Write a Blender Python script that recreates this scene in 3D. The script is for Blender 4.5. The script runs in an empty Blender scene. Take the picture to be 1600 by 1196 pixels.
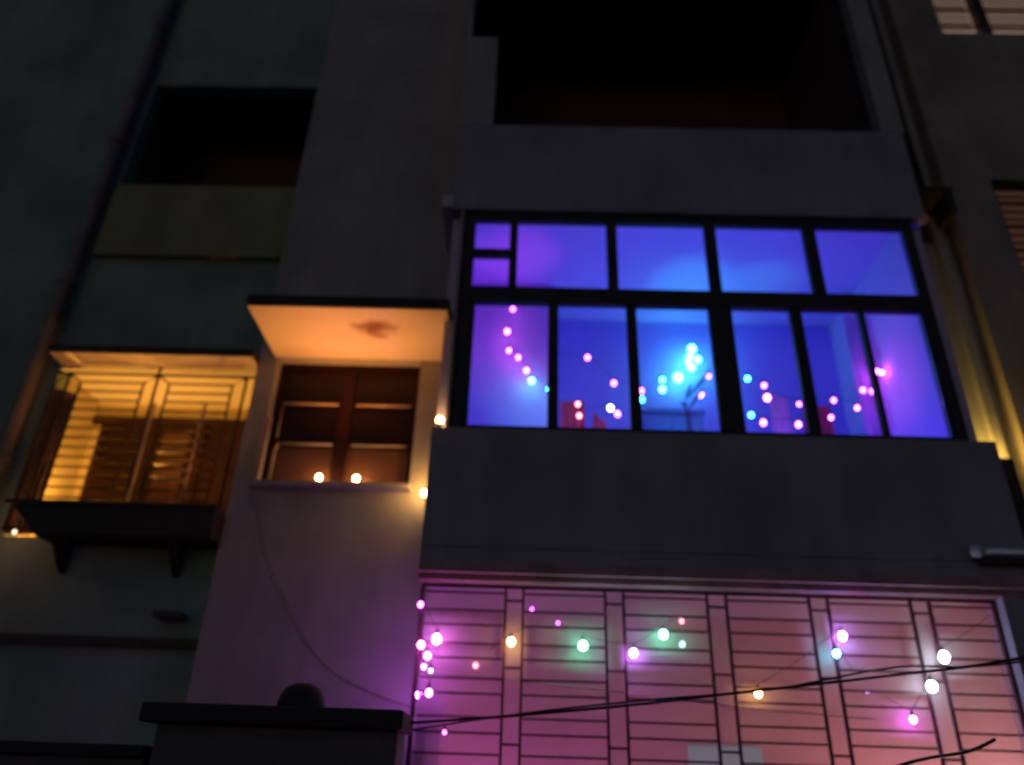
import bpy, math, random
from mathutils import Vector, Matrix
random.seed(7)
sc = bpy.context.scene
COL = sc.collection

# ------------------------------------------------------------------ camera
cam_data = bpy.data.cameras.new('camera')
cam = bpy.data.objects.new('camera', cam_data); COL.objects.link(cam)
cam.matrix_world = Matrix(((0.9994904, -0.0249181, 0.0199529, 0.0),
                           (0.0058648, -0.4710684, -0.8820772, -5.2),
                           (0.0313788, 0.8817447, -0.4706822, 1.6),
                           (0, 0, 0, 1)))
cam_data.sensor_width = 36.0
cam_data.lens = 27.0
cam_data.clip_start = 0.05
cam_data.clip_end = 300.0
cam_data.dof.use_dof = True            # the hand-held night shot is softly out of focus
cam_data.dof.focus_distance = 2.6
cam_data.dof.aperture_fstop = 0.85
sc.camera = cam

# ------------------------------------------------------------------ world, moon, exposure
world = bpy.data.worlds.new('World'); sc.world = world
world.use_nodes = True
wn = world.node_tree.nodes; wl = world.node_tree.links
bgn = wn['Background']
sky = wn.new('ShaderNodeTexSky'); sky.sky_type = 'NISHITA'; sky.sun_disc = False
SUN_EL, SUN_ROT = math.radians(4.0), math.radians(200.0)
sky.sun_elevation = SUN_EL; sky.sun_rotation = SUN_ROT
mixw = wn.new('ShaderNodeMix'); mixw.data_type = 'RGBA'; mixw.blend_type = 'MULTIPLY'
mixw.inputs[0].default_value = 1.0
wl.new(sky.outputs[0], mixw.inputs[6]); mixw.inputs[7].default_value = (0.36, 0.50, 1.0, 1)
wl.new(mixw.outputs[2], bgn.inputs['Color'])
bgn.inputs['Strength'].default_value = 0.028
sun_d = bpy.data.lights.new('moonlight', 'SUN'); sun_d.energy = 0.012; sun_d.angle = math.radians(12)
sun_d.color = (0.85, 0.93, 1.0)
sun = bpy.data.objects.new('moonlight', sun_d); COL.objects.link(sun)
sun.rotation_euler = (math.radians(48), 0, math.radians(-18))
sc.view_settings.view_transform = 'Standard'; sc.view_settings.look = 'None'
sc.view_settings.exposure = 0.0; sc.view_settings.gamma = 1.0
sc.view_settings.use_curve_mapping = False
sc.render.engine = 'CYCLES'
sc.cycles.use_denoising = True
sc.cycles.max_bounces = 8; sc.cycles.sample_clamp_indirect = 4.0

# ------------------------------------------------------------------ materials
def base_mat(name, color, rough=0.8, metal=0.0):
    m = bpy.data.materials.new(name); m.use_nodes = True
    b = m.node_tree.nodes['Principled BSDF']
    b.inputs['Base Color'].default_value = (*color, 1)
    b.inputs['Roughness'].default_value = rough
    b.inputs['Metallic'].default_value = metal
    return m, b

def grain(name, color, rough=0.85, metal=0.0, scale=6.0, amount=0.25, bump=0.3, streak=0.0, fine=60.0):
    """painted / plastered / rusty surface: blotches, vertical rain streaks and fine relief"""
    m, b = base_mat(name, color, rough, metal)
    n = m.node_tree.nodes; l = m.node_tree.links
    tc = n.new('ShaderNodeTexCoord')
    n1 = n.new('ShaderNodeTexNoise'); n1.inputs['Scale'].default_value = scale; n1.inputs['Detail'].default_value = 6
    l.new(tc.outputs['Object'], n1.inputs['Vector'])
    r1 = n.new('ShaderNodeMapRange'); r1.inputs['From Min'].default_value = 0.3; r1.inputs['From Max'].default_value = 0.7
    r1.inputs['To Min'].default_value = 1.0 - amount; r1.inputs['To Max'].default_value = 1.0 + amount * 0.6
    l.new(n1.outputs['Fac'], r1.inputs['Value'])
    fac = r1.outputs['Result']
    if streak > 0:
        mp = n.new('ShaderNodeMapping'); mp.inputs['Scale'].default_value = (2.6, 2.6, 0.5)
        l.new(tc.outputs['Object'], mp.inputs['Vector'])
        n2 = n.new('ShaderNodeTexNoise'); n2.inputs['Scale'].default_value = 1.6; n2.inputs['Detail'].default_value = 8
        n2.inputs['Roughness'].default_value = 0.65
        l.new(mp.outputs[0], n2.inputs['Vector'])
        r2 = n.new('ShaderNodeMapRange'); r2.inputs['From Min'].default_value = 0.38; r2.inputs['From Max'].default_value = 0.62
        r2.inputs['To Min'].default_value = 1.0 - streak; r2.inputs['To Max'].default_value = 1.0
        l.new(n2.outputs['Fac'], r2.inputs['Value'])
        mu = n.new('ShaderNodeMath'); mu.operation = 'MULTIPLY'
        l.new(fac, mu.inputs[0]); l.new(r2.outputs['Result'], mu.inputs[1]); fac = mu.outputs[0]
    vm = n.new('ShaderNodeVectorMath'); vm.operation = 'SCALE'
    vm.inputs[0].default_value = color
    l.new(fac, vm.inputs['Scale'])
    l.new(vm.outputs[0], b.inputs['Base Color'])
    n3 = n.new('ShaderNodeTexNoise'); n3.inputs['Scale'].default_value = fine; n3.inputs['Detail'].default_value = 4
    l.new(tc.outputs['Object'], n3.inputs['Vector'])
    bp = n.new('ShaderNodeBump'); bp.inputs['Strength'].default_value = bump; bp.inputs['Distance'].default_value = 0.01
    l.new(n3.outputs['Fac'], bp.inputs['Height']); l.new(bp.outputs[0], b.inputs['Normal'])
    return m

def glow(name, color, strength):
    m = bpy.data.materials.new(name); m.use_nodes = True
    n = m.node_tree.nodes; n.clear()
    o = n.new('ShaderNodeOutputMaterial'); e = n.new('ShaderNodeEmission')
    e.inputs['Color'].default_value = (*color, 1); e.inputs['Strength'].default_value = strength
    m.node_tree.links.new(e.outputs[0], o.inputs[0]); return m

def glass_mat(name, tint=(1, 1, 1), refl=0.06):
    m = bpy.data.materials.new(name); m.use_nodes = True
    n = m.node_tree.nodes; l = m.node_tree.links; n.clear()
    o = n.new('ShaderNodeOutputMaterial'); t = n.new('ShaderNodeBsdfTransparent'); g = n.new('ShaderNodeBsdfGlossy')
    t.inputs['Color'].default_value = (*tint, 1); g.inputs['Roughness'].default_value = 0.08
    mx = n.new('ShaderNodeMixShader'); fr = n.new('ShaderNodeFresnel'); fr.inputs['IOR'].default_value = 1.35
    l.new(fr.outputs[0], mx.inputs[0]); l.new(t.outputs[0], mx.inputs[1]); l.new(g.outputs[0], mx.inputs[2])
    l.new(mx.outputs[0], o.inputs[0]); return m

M = {
 'facade': grain('facade_plaster', (0.38, 0.39, 0.43), scale=1.6, amount=0.22, streak=0.12, bump=0.5),
 'facade_bay': grain('bay_plaster', (0.34, 0.34, 0.45), scale=1.2, amount=0.22, streak=0.14, bump=0.4),
 'teal_wall': grain('greenish_plaster', (0.27, 0.37, 0.35), scale=1.4, amount=0.25, streak=0.15, bump=0.5),
 'olive': grain('olive_paint', (0.31, 0.33, 0.20), scale=2.0, amount=0.2, streak=0.15, bump=0.4),
 'neighbour': grain('brown_grey_plaster', (0.36, 0.33, 0.35), scale=1.7, amount=0.25, streak=0.15, bump=0.5),
 'stained': None,
 'soffit': grain('whitewashed_soffit', (0.72, 0.66, 0.6), scale=1.8, amount=0.10, bump=0.3),
 'slab_edge': grain('dark_concrete_edge', (0.05, 0.045, 0.045), scale=8, amount=0.4, bump=0.6),  # near-black tone for slab edges and ledges
 'mould': grain('damp_stain', (0.30, 0.14, 0.07), scale=9, amount=0.35, bump=0.4),
 'cream': grain('cream_wall', (0.72, 0.62, 0.38), scale=1.5, amount=0.12, bump=0.3),
 'room': grain('pale_violet_room_paint', (0.60, 0.54, 0.78), scale=1.0, amount=0.06, bump=0.15),
 'room_blue': grain('blue_room_paint', (0.46, 0.34, 0.92), scale=1.0, amount=0.10, bump=0.15),
 'salmon': grain('salmon_wall_paint', (0.52, 0.28, 0.30), scale=0.9, amount=0.35, streak=0.12, bump=0.4),
 'pale_pink': grain('pink_edge_paint', (0.5, 0.32, 0.36), scale=4, amount=0.3, streak=0.2),
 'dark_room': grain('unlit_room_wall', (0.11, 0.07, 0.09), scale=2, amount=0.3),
 'maroon_wood': grain('maroon_painted_wood', (0.032, 0.009, 0.011), rough=0.5, scale=7, amount=0.3, bump=0.2),
 'slat_gloss': grain('varnished_slat', (0.10, 0.035, 0.03), rough=0.22, scale=8, amount=0.35, bump=0.1),
 'door_wood': grain('dark_door_wood', (0.032, 0.014, 0.011), rough=0.5, scale=8, amount=0.35, bump=0.3),
 'brown_wood': grain('brown_wood', (0.07, 0.03, 0.022), rough=0.4, scale=8, amount=0.35, bump=0.3),
 'blind': grain('brown_bamboo', (0.26, 0.15, 0.11), rough=0.7, scale=20, amount=0.4, bump=0.4),
 'white_frame': grain('cream_gloss_frame', (0.50, 0.38, 0.38), rough=0.35, scale=9, amount=0.2, bump=0.2),
 'alu_dark': grain('dark_window_aluminium', (0.035, 0.03, 0.05), rough=0.65, metal=0.0, scale=10, amount=0.2, bump=0.1),
 'iron': grain('dark_painted_iron', (0.08, 0.03, 0.045), rough=0.45, metal=0.2, scale=30, amount=0.5, bump=0.3),
 'iron_brown': grain('brown_painted_iron', (0.05, 0.022, 0.012), rough=0.5, metal=0.2, scale=30, amount=0.4, bump=0.3),
 'pipe': grain('grey_drain_pipe', (0.24, 0.22, 0.22), rough=0.6, scale=5, amount=0.3, streak=0.2),
 'pipe_dark': grain('black_drain_pipe', (0.04, 0.04, 0.045), rough=0.6, scale=5, amount=0.3),
 'planter': grain('black_planter_plastic', (0.02, 0.018, 0.02), rough=0.6, scale=9, amount=0.4, bump=0.3),
 'wire': grain('black_cable_sheath', (0.015, 0.01, 0.018), rough=0.5, scale=30, amount=0.3, bump=0.1),
 'wire_thin': grain('green_light_wire', (0.03, 0.04, 0.05), rough=0.5, scale=30, amount=0.3, bump=0.1),
 'socket': grain('bulb_socket_plastic', (0.04, 0.05, 0.05), rough=0.5, scale=30, amount=0.2, bump=0.1),
 'asphalt': grain('asphalt', (0.05, 0.05, 0.052), rough=0.9, scale=3, amount=0.3, bump=0.8, fine=150),
 'gate_wall': grain('dark_compound_wall', (0.15, 0.14, 0.16), scale=3, amount=0.3, streak=0.15, bump=0.6),
 'coping': grain('dark_coping_stone', (0.04, 0.035, 0.05), scale=5, amount=0.3, bump=0.6),
 'paper': grain('white_poster_paper', (0.62, 0.80, 0.86), scale=7, amount=0.12, bump=0.1),
 'tube_white': grain('white_plastic', (0.6, 0.6, 0.7), rough=0.4, scale=7, amount=0.1, bump=0.1),
 'cloth_red': grain('dark_red_cloth', (0.42, 0.07, 0.10), scale=9, amount=0.3, bump=0.3),
 'cloth_lilac': grain('lilac_cloth', (0.62, 0.42, 0.62), scale=9, amount=0.2, bump=0.3),
 'curtain': grain('violet_curtain', (0.50, 0.40, 0.72), scale=6, amount=0.2, bump=0.3),
 'cabinet': grain('navy_cabinet_laminate', (0.16, 0.13, 0.32), rough=0.5, scale=4, amount=0.15, bump=0.1),
 'leaf': grain('dark_leaf', (0.03, 0.07, 0.05), rough=0.5, scale=20, amount=0.3),
 'clay': grain('terracotta', (0.35, 0.14, 0.07), scale=12, amount=0.3),
 'metal_cup': grain('small_metal_cup', (0.5, 0.45, 0.4), rough=0.4, metal=0.6, scale=12, amount=0.2),
 'glass': glass_mat('clear_glass'),
 'dark_glass': None,
}
for k in ('door_wood', 'maroon_wood'): M[k].node_tree.nodes['Principled BSDF'].inputs['Specular IOR Level'].default_value = 0.18
m, b = base_mat('dark_maroon_glass', (0.02, 0.006, 0.010), 0.35); M['dark_glass'] = m; b.inputs['Specular IOR Level'].default_value = 0.2
m, b = base_mat('halo_maroon_glass', (0.13, 0.05, 0.03), 0.5); M['halo_glass'] = m  # lower panes made lighter so the lamp halo shows on them
def stained_soffit():
    m = grain('stained_soffit', (0.72, 0.66, 0.6), scale=1.8, amount=0.10, bump=0.3)
    n = m.node_tree.nodes; l = m.node_tree.links; b = n['Principled BSDF']
    src = b.inputs['Base Color'].links[0].from_socket
    tc = n.new('ShaderNodeTexCoord'); ns = n.new('ShaderNodeTexNoise'); ns.inputs['Scale'].default_value = 7; ns.inputs['Detail'].default_value = 5
    l.new(tc.outputs['Object'], ns.inputs['Vector'])
    mp = n.new('ShaderNodeVectorMath'); mp.operation = 'SUBTRACT'; mp.inputs[1].default_value = (-1.13, -0.46, 4.55)
    l.new(tc.outputs['Object'], mp.inputs[0])
    sc2 = n.new('ShaderNodeVectorMath'); sc2.operation = 'MULTIPLY'; sc2.inputs[1].default_value = (0.75, 1.0, 0.0); l.new(mp.outputs[0], sc2.inputs[0])
    ln = n.new('ShaderNodeVectorMath'); ln.operation = 'LENGTH'; l.new(sc2.outputs[0], ln.inputs[0])
    ad = n.new('ShaderNodeMath'); ad.operation = 'MULTIPLY_ADD'; ad.inputs[1].default_value = 0.22; l.new(ns.outputs['Fac'], ad.inputs[0]); l.new(ln.outputs['Value'], ad.inputs[2])
    r = n.new('ShaderNodeMapRange'); r.inputs['From Min'].default_value = 0.15; r.inputs['From Max'].default_value = 0.24; r.inputs['To Min'].default_value = 1; r.inputs['To Max'].default_value = 0
    l.new(ad.outputs[0], r.inputs['Value'])
    mx = n.new('ShaderNodeMix'); mx.data_type = 'RGBA'; mx.inputs[7].default_value = (0.24, 0.11, 0.06, 1)
    l.new(r.outputs['Result'], mx.inputs[0]); l.new(src, mx.inputs[6]); l.new(mx.outputs[2], b.inputs['Base Color'])
    return m
M['stained'] = stained_soffit()
PAL = {'pink': (1.0, 0.20, 0.95), 'magenta': (0.92, 0.12, 1.0), 'cyan': (0.05, 0.75, 1.0), 'white': (0.7, 0.85, 1.0),
       'green': (0.15, 1.0, 0.55), 'violet': (0.55, 0.22, 1.0), 'warm': (1.0, 0.50, 0.14), 'red': (1.0, 0.25, 0.32),
       'mint': (0.35, 1.0, 0.75)}
_gc = {}
def bulb_mat(c, s):
    k = (c, s)
    if k not in _gc: _gc[k] = glow(c + '_bulb_glow', PAL[c], s)
    return _gc[k]

# ------------------------------------------------------------------ mesh helpers
class MB:
    def __init__(s): s.v = []; s.f = []; s.sm = False
    def box(s, x0, x1, y0, y1, z0, z1):
        i = len(s.v)
        s.v += [(x0,y0,z0),(x1,y0,z0),(x1,y1,z0),(x0,y1,z0),(x0,y0,z1),(x1,y0,z1),(x1,y1,z1),(x0,y1,z1)]
        s.f += [(i,i+3,i+2,i+1),(i+4,i+5,i+6,i+7),(i,i+1,i+5,i+4),(i+1,i+2,i+6,i+5),(i+2,i+3,i+7,i+6),(i+3,i,i+4,i+7)]
        return s
    def tube(s, pts, r, n=8):
        pts = [Vector(p) for p in pts]; i0 = len(s.v)
        for k, p in enumerate(pts):
            t = (pts[min(k+1, len(pts)-1)] - pts[max(k-1, 0)]).normalized()
            a = Vector((0, 0, 1)) if abs(t.z) < 0.9 else Vector((1, 0, 0))
            u = t.cross(a).normalized(); w = t.cross(u)
            for j in range(n):
                an = 2*math.pi*j/n
                s.v.append(tuple(p + r*(math.cos(an)*u + math.sin(an)*w)))
        for k in range(len(pts)-1):
            for j in range(n):
                a, b2 = i0+k*n+j, i0+k*n+(j+1) % n
                s.f.append((a, b2, b2+n, a+n))
        s.f.append(tuple(i0+j for j in reversed(range(n)))); e = i0+(len(pts)-1)*n
        s.f.append(tuple(e+j for j in range(n)))
        s.sm = True
        return s
    def lathe(s, c, prof, n=16):
        """prof: list of (radius, z)"""
        i0 = len(s.v)
        for r, z in prof:
            for j in range(n):
                an = 2*math.pi*j/n
                s.v.append((c[0]+r*math.cos(an), c[1]+r*math.sin(an), c[2]+z))
        for k in range(len(prof)-1):
            for j in range(n):
                a, b2 = i0+k*n+j, i0+k*n+(j+1) % n
                s.f.append((a, b2, b2+n, a+n))
        s.f.append(tuple(i0+j for j in reversed(range(n)))); e = i0+(len(prof)-1)*n
        s.f.append(tuple(e+j for j in range(n)))
        s.sm = True
        return s
    def wall(s, x0, x1, z0, z1, y0, y1, holes=()):
        """one clean wall mesh in the XZ plane with rectangular openings (x0,x1,z0,z1)"""
        xs = sorted(set([x0, x1] + [h for H in holes for h in H[:2] if x0 < h < x1]))
        zs = sorted(set([z0, z1] + [h for H in holes for h in H[2:] if z0 < h < z1]))
        idx = {}
        def V(x, y, z):
            k = (x, y, z)
            if k not in idx: idx[k] = len(s.v); s.v.append(k)
            return idx[k]
        def hole(i, j):
            if i < 0 or j < 0 or i >= len(xs)-1 or j >= len(zs)-1: return True
            cx, cz = (xs[i]+xs[i+1])/2, (zs[j]+zs[j+1])/2
            return any(H[0] < cx < H[1] and H[2] < cz < H[3] for H in holes)
        for i in range(len(xs)-1):
            for j in range(len(zs)-1):
                if hole(i, j): continue
                a, b2, c, d = xs[i], xs[i+1], zs[j], zs[j+1]
                s.f.append((V(a,y0,c),V(b2,y0,c),V(b2,y0,d),V(a,y0,d)))
                s.f.append((V(a,y1,c),V(a,y1,d),V(b2,y1,d),V(b2,y1,c)))
                if hole(i-1, j): s.f.append((V(a,y0,c),V(a,y0,d),V(a,y1,d),V(a,y1,c)))
                if hole(i+1, j): s.f.append((V(b2,y0,c),V(b2,y1,c),V(b2,y1,d),V(b2,y0,d)))
                if hole(i, j-1): s.f.append((V(a,y0,c),V(a,y1,c),V(b2,y1,c),V(b2,y0,c)))
                if hole(i, j+1): s.f.append((V(a,y0,d),V(b2,y0,d),V(b2,y1,d),V(a,y1,d)))
        return s
    def build(s, name, mat, parent=None, label=None, bevel=0.0, off=None):
        me = bpy.data.meshes.new(name)
        me.from_pydata(s.v, [], s.f)
        if s.sm:
            for p in me.polygons: p.use_smooth = len(p.vertices) == 4
        me.materials.append(mat); me.update()
        o = bpy.data.objects.new(name, me); COL.objects.link(o)
        if parent:
            o.parent = parent
            for v in me.vertices: v.co = v.co - wloc(parent)
        if label: o['label'] = label
        if bevel > 0:
            bv = o.modifiers.new('bevel', 'BEVEL'); bv.width = bevel; bv.segments = 2; bv.limit_method = 'ANGLE'
        return o

def wloc(o):
    v = Vector(o.location)
    while o.parent: o = o.parent; v += Vector(o.location)
    return v
def tag(o, label, cat, group=None, kind=None):
    if label: o['label'] = label
    if cat: o['category'] = cat
    if group: o['group'] = group
    if kind: o['kind'] = kind
    return o
def thing(name, label, cat, loc=(0, 0, 0), group=None):
    o = bpy.data.objects.new(name, None); COL.objects.link(o); o.location = loc; o.empty_display_size = 0.1
    return tag(o, label, cat, group)
def box(name, b, mat, parent=None, label=None, bevel=0.0):
    return MB().box(*b).build(name, mat, parent, label, bevel)
def lamp(name, parent, loc, color, energy, kind='POINT', size=0.03, rot=(0, 0, 0), **kw):
    d = bpy.data.lights.new(name, kind); d.color = color; d.energy = energy
    if kind == 'AREA':
        d.shape = 'RECTANGLE'; d.size = size[0]; d.size_y = size[1]
    else: d.shadow_soft_size = size
    if kind == 'SPOT': d.spot_size = math.radians(kw.get('cone', 120)); d.spot_blend = kw.get('blend', 0.8)
    o = bpy.data.objects.new(name, d); COL.objects.link(o)
    if parent: o.parent = parent; o.location = Vector(loc) - wloc(parent)
    else: o.location = loc
    o.rotation_euler = rot
    return o
def cloth(name, x0, x1, z0, z1, y, mat, amp=0.025, waves=5, parent=None, taper=0.0, seed=0, nz=16, slant=0.0):
    rnd = random.Random(seed); ph = [rnd.uniform(0, 6.3) for _ in range(4)]
    nx = 60; mb = MB(); th = 0.004
    for side in (0, 1):
        for j in range(nz+1):
            t = j/nz; z = z1 + (z0-z1)*t
            for i in range(nx+1):
                u = i/nx; w = (x1-x0)*(1-taper*(1-t)); cx = (x0+x1)/2
                x = cx + (u-0.5)*w
                yy = y + amp*(0.4+0.6*t)*(math.sin(u*waves*6.28+ph[0]+0.5*math.sin(3*t+ph[1])) + 0.4*math.sin(u*waves*2.3*6.28+ph[2]))
                mb.v.append((x, yy + side*th, z + slant*(u-0.5)*(1-t)))
    N = (nx+1)*(nz+1)
    for side in (0, 1):
        for j in range(nz):
            for i in range(nx):
                a = side*N+j*(nx+1)+i
                q = (a, a+nx+1, a+nx+2, a+1)
                mb.f.append(q if side == 0 else q[::-1])
    mb.sm = True
    return mb.build(name, mat, parent)

# ================================================================== SETTING
g = MB().box(-60, 60, -60, 60, -0.3, 0.0).build('ground', M['asphalt']); g['kind'] = 'structure'

# ================================================================== THE APARTMENT BUILDING
bld = thing('apartment_building', 'pale plastered apartment building with projecting bay and purple lit glazed balcony', 'building', (0, 0, 0))
W_X0, W_X1, W_Z0, W_Z1 = -1.95, -0.83, 3.50, 4.545

MB().wall(-2.10, -0.60, 0, 10.5, 0.0, 0.25, [(W_X0, W_X1, W_Z0, W_Z1)]).build('central_wall', M['facade'], bld)
# left section, slightly set back, with the two balcony openings
MB().wall(-9.0, -2.10, 0, 10.5, 0.12, 0.27, [(-3.72, -2.10, 3.10, 4.48), (-3.76, -2.10, 6.34, 7.69)]).build('left_wall', M['teal_wall'], bld,
    'greenish dark wall left of the central strip')
box('upper_parapet', (-3.75, -2.102, 0.06, 0.118, 5.56, 6.34), M['olive'], bld, 'olive painted parapet below the dark upper left opening')
box('ledge', (-9.0, -2.102, 0.07, 0.118, 2.37, 2.43), M['pipe_dark'], bld, 'thin ledge low on the left wall, shadow groove put into its dark colour')  # dark colour stands in for the shadow groove
box('bracket_stub', (-2.44, -2.26, -0.02, 0.118, 2.55, 2.59), M['pipe_dark'], bld)
box('ledge', (-9.0, -2.102, 0.04, 0.118, 1.55, 1.72), M['pipe_dark'], bld, 'broad dark plinth band low on the left wall')
# lit recess behind the left grille
rec = box('recess_back_wall', (-4.0, -2.05, 0.78, 0.88, 3.0, 4.60), M['cream'], bld, 'cream lit back wall behind the left grille')
box('recess_side_wall', (-3.84, -3.72, 0.272, 0.778, 3.0, 4.478), M['cream'], bld)
box('recess_side_wall', (-2.10, -2.02, 0.272, 0.778, 3.0, 4.478), M['cream'], bld)
box('recess_floor', (-3.72, -2.10, 0.272, 0.778, 3.0, 3.10), M['slab_edge'], bld)
# dark recess above it
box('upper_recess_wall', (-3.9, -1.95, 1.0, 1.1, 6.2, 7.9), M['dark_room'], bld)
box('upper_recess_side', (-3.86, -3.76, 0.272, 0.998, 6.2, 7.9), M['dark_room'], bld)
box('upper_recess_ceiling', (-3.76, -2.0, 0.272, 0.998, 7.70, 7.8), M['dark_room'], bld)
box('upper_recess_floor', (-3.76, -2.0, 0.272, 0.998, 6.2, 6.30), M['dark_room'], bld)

# sunshade slabs (dark edge, whitewashed underside)
def sunshade(x0, x1, y0, y1, z0, th, label, sm='soffit'):
    s = box('sunshade_slab', (x0, x1, y0, y1, z0, z0+th), M['slab_edge'], bld, label, bevel=0.006)
    box('whitewashed_soffit', (x0+0.012, x1-0.012, y0+0.012, y1, z0-0.008, z0-0.001), M[sm], s)
    return s
sunshade(-1.985, -0.56, -0.73, -0.001, 4.556, 0.085, 'concrete sunshade over the maroon window, dark edge', 'stained')
box('lintel_soffit', (-3.718, -2.104, 0.1195, 0.2705, 4.468, 4.479), M['soffit'], bld)
sunshade(-3.70, -2.104, -0.12, 0.118, 4.488, 0.06, 'long thin sunshade over the left grille, dark edge')
box('recess_ceiling', (-3.74, -2.10, 0.272, 0.778, 4.482, 4.56), M['soffit'], bld)

# ---- projecting bay
BX0, BX1 = -0.61, 2.985
box('balcony_slab', (BX0, BX1, -0.70, 1.1, 2.745, 2.88), M['facade_bay'], bld)
box('balcony_parapet', (BX0, BX1, -0.702, -0.58, 2.882, 3.665), M['facade_bay'], bld, 'plain dark parapet under the purple glazing', bevel=0.006)
box('parapet_side', (BX0, -0.50, -0.578, -0.002, 2.882, 3.66), M['facade_bay'], bld)
box('slab_nose', (BX0, BX1-0.01, -0.735, -0.704, 2.725, 2.79), M['pale_pink'], bld, 'faded pink moulding along the slab edge')
box('slab_nose', (BX0, BX1-0.01, -0.685, -0.60, 2.69, 2.743), M['pale_pink'], bld, 'lower step of the pink moulding')
box('bay_side_wall', (-0.60, -0.50, -0.578, 1.0, 3.662, 5.60), M['room'], bld)
box('bay_side_wall', (2.85, 2.95, -0.578, 1.0, 2.882, 5.60), M['room'], bld)
box('bay_corner_post', (-0.525, -0.505, -0.70, -0.58, 3.667, 5.478), M['facade'], bld)
box('bay_back_wall', (-0.7, 3.0, 1.0, 1.1, 2.9, 5.60), M['room_blue'], bld, 'violet blue painted back wall inside the glazed balcony')
box('wall_block', (-0.50, 0.20, 0.42, 0.998, 2.882, 5.598), M['room'], bld, 'boxed column inside the glazed balcony')
box('bay_ceiling', (-0.7, 3.0, -0.578, 1.1, 5.602, 5.72), M['room'], bld)
box('bay_upper_parapet', (-0.60, 2.95, -0.70, -0.58, 5.48, 6.365), M['facade_bay'], bld, 'plain parapet band above the purple glazing', bevel=0.006)
MB().wall(-0.60, 2.97, 6.366, 10.5, -0.70, -0.58, [(-0.33, 2.79, 6.366, 7.42), (-0.56, 2.79, 7.42, 8.9)]).build('bay_upper_wall', M['facade'], bld)
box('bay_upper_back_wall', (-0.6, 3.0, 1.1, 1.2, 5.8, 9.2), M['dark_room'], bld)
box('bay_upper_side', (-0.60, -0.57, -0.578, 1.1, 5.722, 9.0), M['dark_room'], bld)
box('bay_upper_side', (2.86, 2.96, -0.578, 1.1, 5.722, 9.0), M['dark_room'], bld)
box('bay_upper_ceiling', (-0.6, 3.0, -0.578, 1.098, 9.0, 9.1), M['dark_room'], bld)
for k in range(2):
    dr = box('balcony_door', (0.5+k*0.95, 1.40+k*0.95, 1.05, 1.098, 5.75, 8.0), M['maroon_wood'], bld)
# ---- ground floor verandah
box('verandah_back_wall', (-0.6, 3.0, 0.50, 0.62, 0, 2.742), M['salmon'], bld, 'salmon painted verandah wall behind the big grille')
box('verandah_pillar', (2.775, 2.96, -0.68, -0.50, 0, 2.688), M['facade_bay'], bld)
box('verandah_side_wall', (2.84, 2.96, -0.498, 0.498, 0, 2.742), M['salmon'], bld)
box('verandah_low_wall', (-0.6, 2.774, -0.66, -0.54, 0, 0.95), M['facade_bay'], bld)
box('verandah_side_wall', (-0.60, -0.585, -0.3, -0.002, 0, 1.85), M['facade_bay'], bld)
# ---- right recess
MB().wall(2.96, 3.56, 0, 10.5, 0.02, 0.2).build('right_wall', M['facade'], bld, 'narrow strip of wall lit yellow at its foot')
box('right_ledge', (2.987, 3.30, -0.35, 0.018, 2.9, 3.70), M['slab_edge'], bld)
box('corner_pilaster', (3.41, 3.48, -0.045, 0.018, 2.9, 6.05), M['facade'], bld)
# vent hood high in the recess
vh = box('vent_hood', (3.02, 3.50, -0.30, 0.018, 6.12, 6.17), M['pipe_dark'], bld, 'small concrete hood over a vent opening')
box('hood_cheek', (3.44, 3.50, -0.28, 0.018, 5.92, 6.118), M['pipe_dark'], vh)
box('vent_opening', (3.06, 3.42, 0.004, 0.018, 5.82, 6.118), M['pipe_dark'], vh)
MB().tube([(3.24, 0.0, 5.98), (3.24, -0.16, 5.97), (3.24, -0.20, 5.89)], 0.055, 12).build('vent_spout', M['pale_pink'], vh)

# ================================================================== NEIGHBOUR ON THE RIGHT
nb = thing('neighbour_building', 'dark brownish neighbouring house wall at the right edge of the photo', 'building', (3.6, 0, 0))
MB().wall(3.585, 7.5, 0, 10.8, -0.10, 0.10, [(3.99, 5.4, 5.30, 6.45), (4.02, 5.5, 8.37, 9.5)]).build('wall', M['neighbour'], nb)
box('wall_ledge', (3.565, 7.5, -0.16, -0.102, 3.76, 3.84), M['slab_edge'], nb)
def lit_window(x0, x1, z0, z1, s, label, bright):
    fr = MB()
    fr.box(x0, x1, -0.06, 0.0, z0, z0+0.03).box(x0, x1, -0.06, 0.0, z1-0.04, z1).box(x0, x0+0.04, -0.06, 0.0, z0+0.03, z1-0.04).box(x1-0.04, x1, -0.06, 0.0, z0+0.03, z1-0.04)
    xm = x0+0.42
    fr.box(xm, xm+0.10, -0.08, 0.0, z0+0.03, z1-0.04)
    w = fr.build('lit_window', M['brown_wood'], nb, label)
    MB().box(x0, x1, 0.05, 0.06, z0, z1).build('glowing_pane', bright, w)
    z = z0+0.085; k = 0
    while z < z1-0.06:
        th = 0.028 if k % 3 == 1 else 0.012
        for a, b2 in ((x0+0.041, xm-0.001), (xm+0.101, x1-0.041)):
            mb = MB(); mb.v = [(a,-0.03,z),(b2,-0.03,z),(b2,0.03,z+0.03),(a,0.03,z+0.03),(a,-0.03,z+th),(b2,-0.03,z+th),(b2,0.03,z+0.03+th),(a,0.03,z+0.03+th)]
            mb.f = [(0,3,2,1),(4,5,6,7),(0,1,5,4),(1,2,6,5),(2,3,7,6),(3,0,4,7)]
            mb.build('slat', M['brown_wood'], w)
        z += 0.085; k += 1
lit_window(4.02, 5.5, 8.37, 9.5, 0, 'slatted window glowing dull brown at the top right corner', glow('dim_room_light', (1.0, 0.64, 0.48), 0.34))
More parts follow.
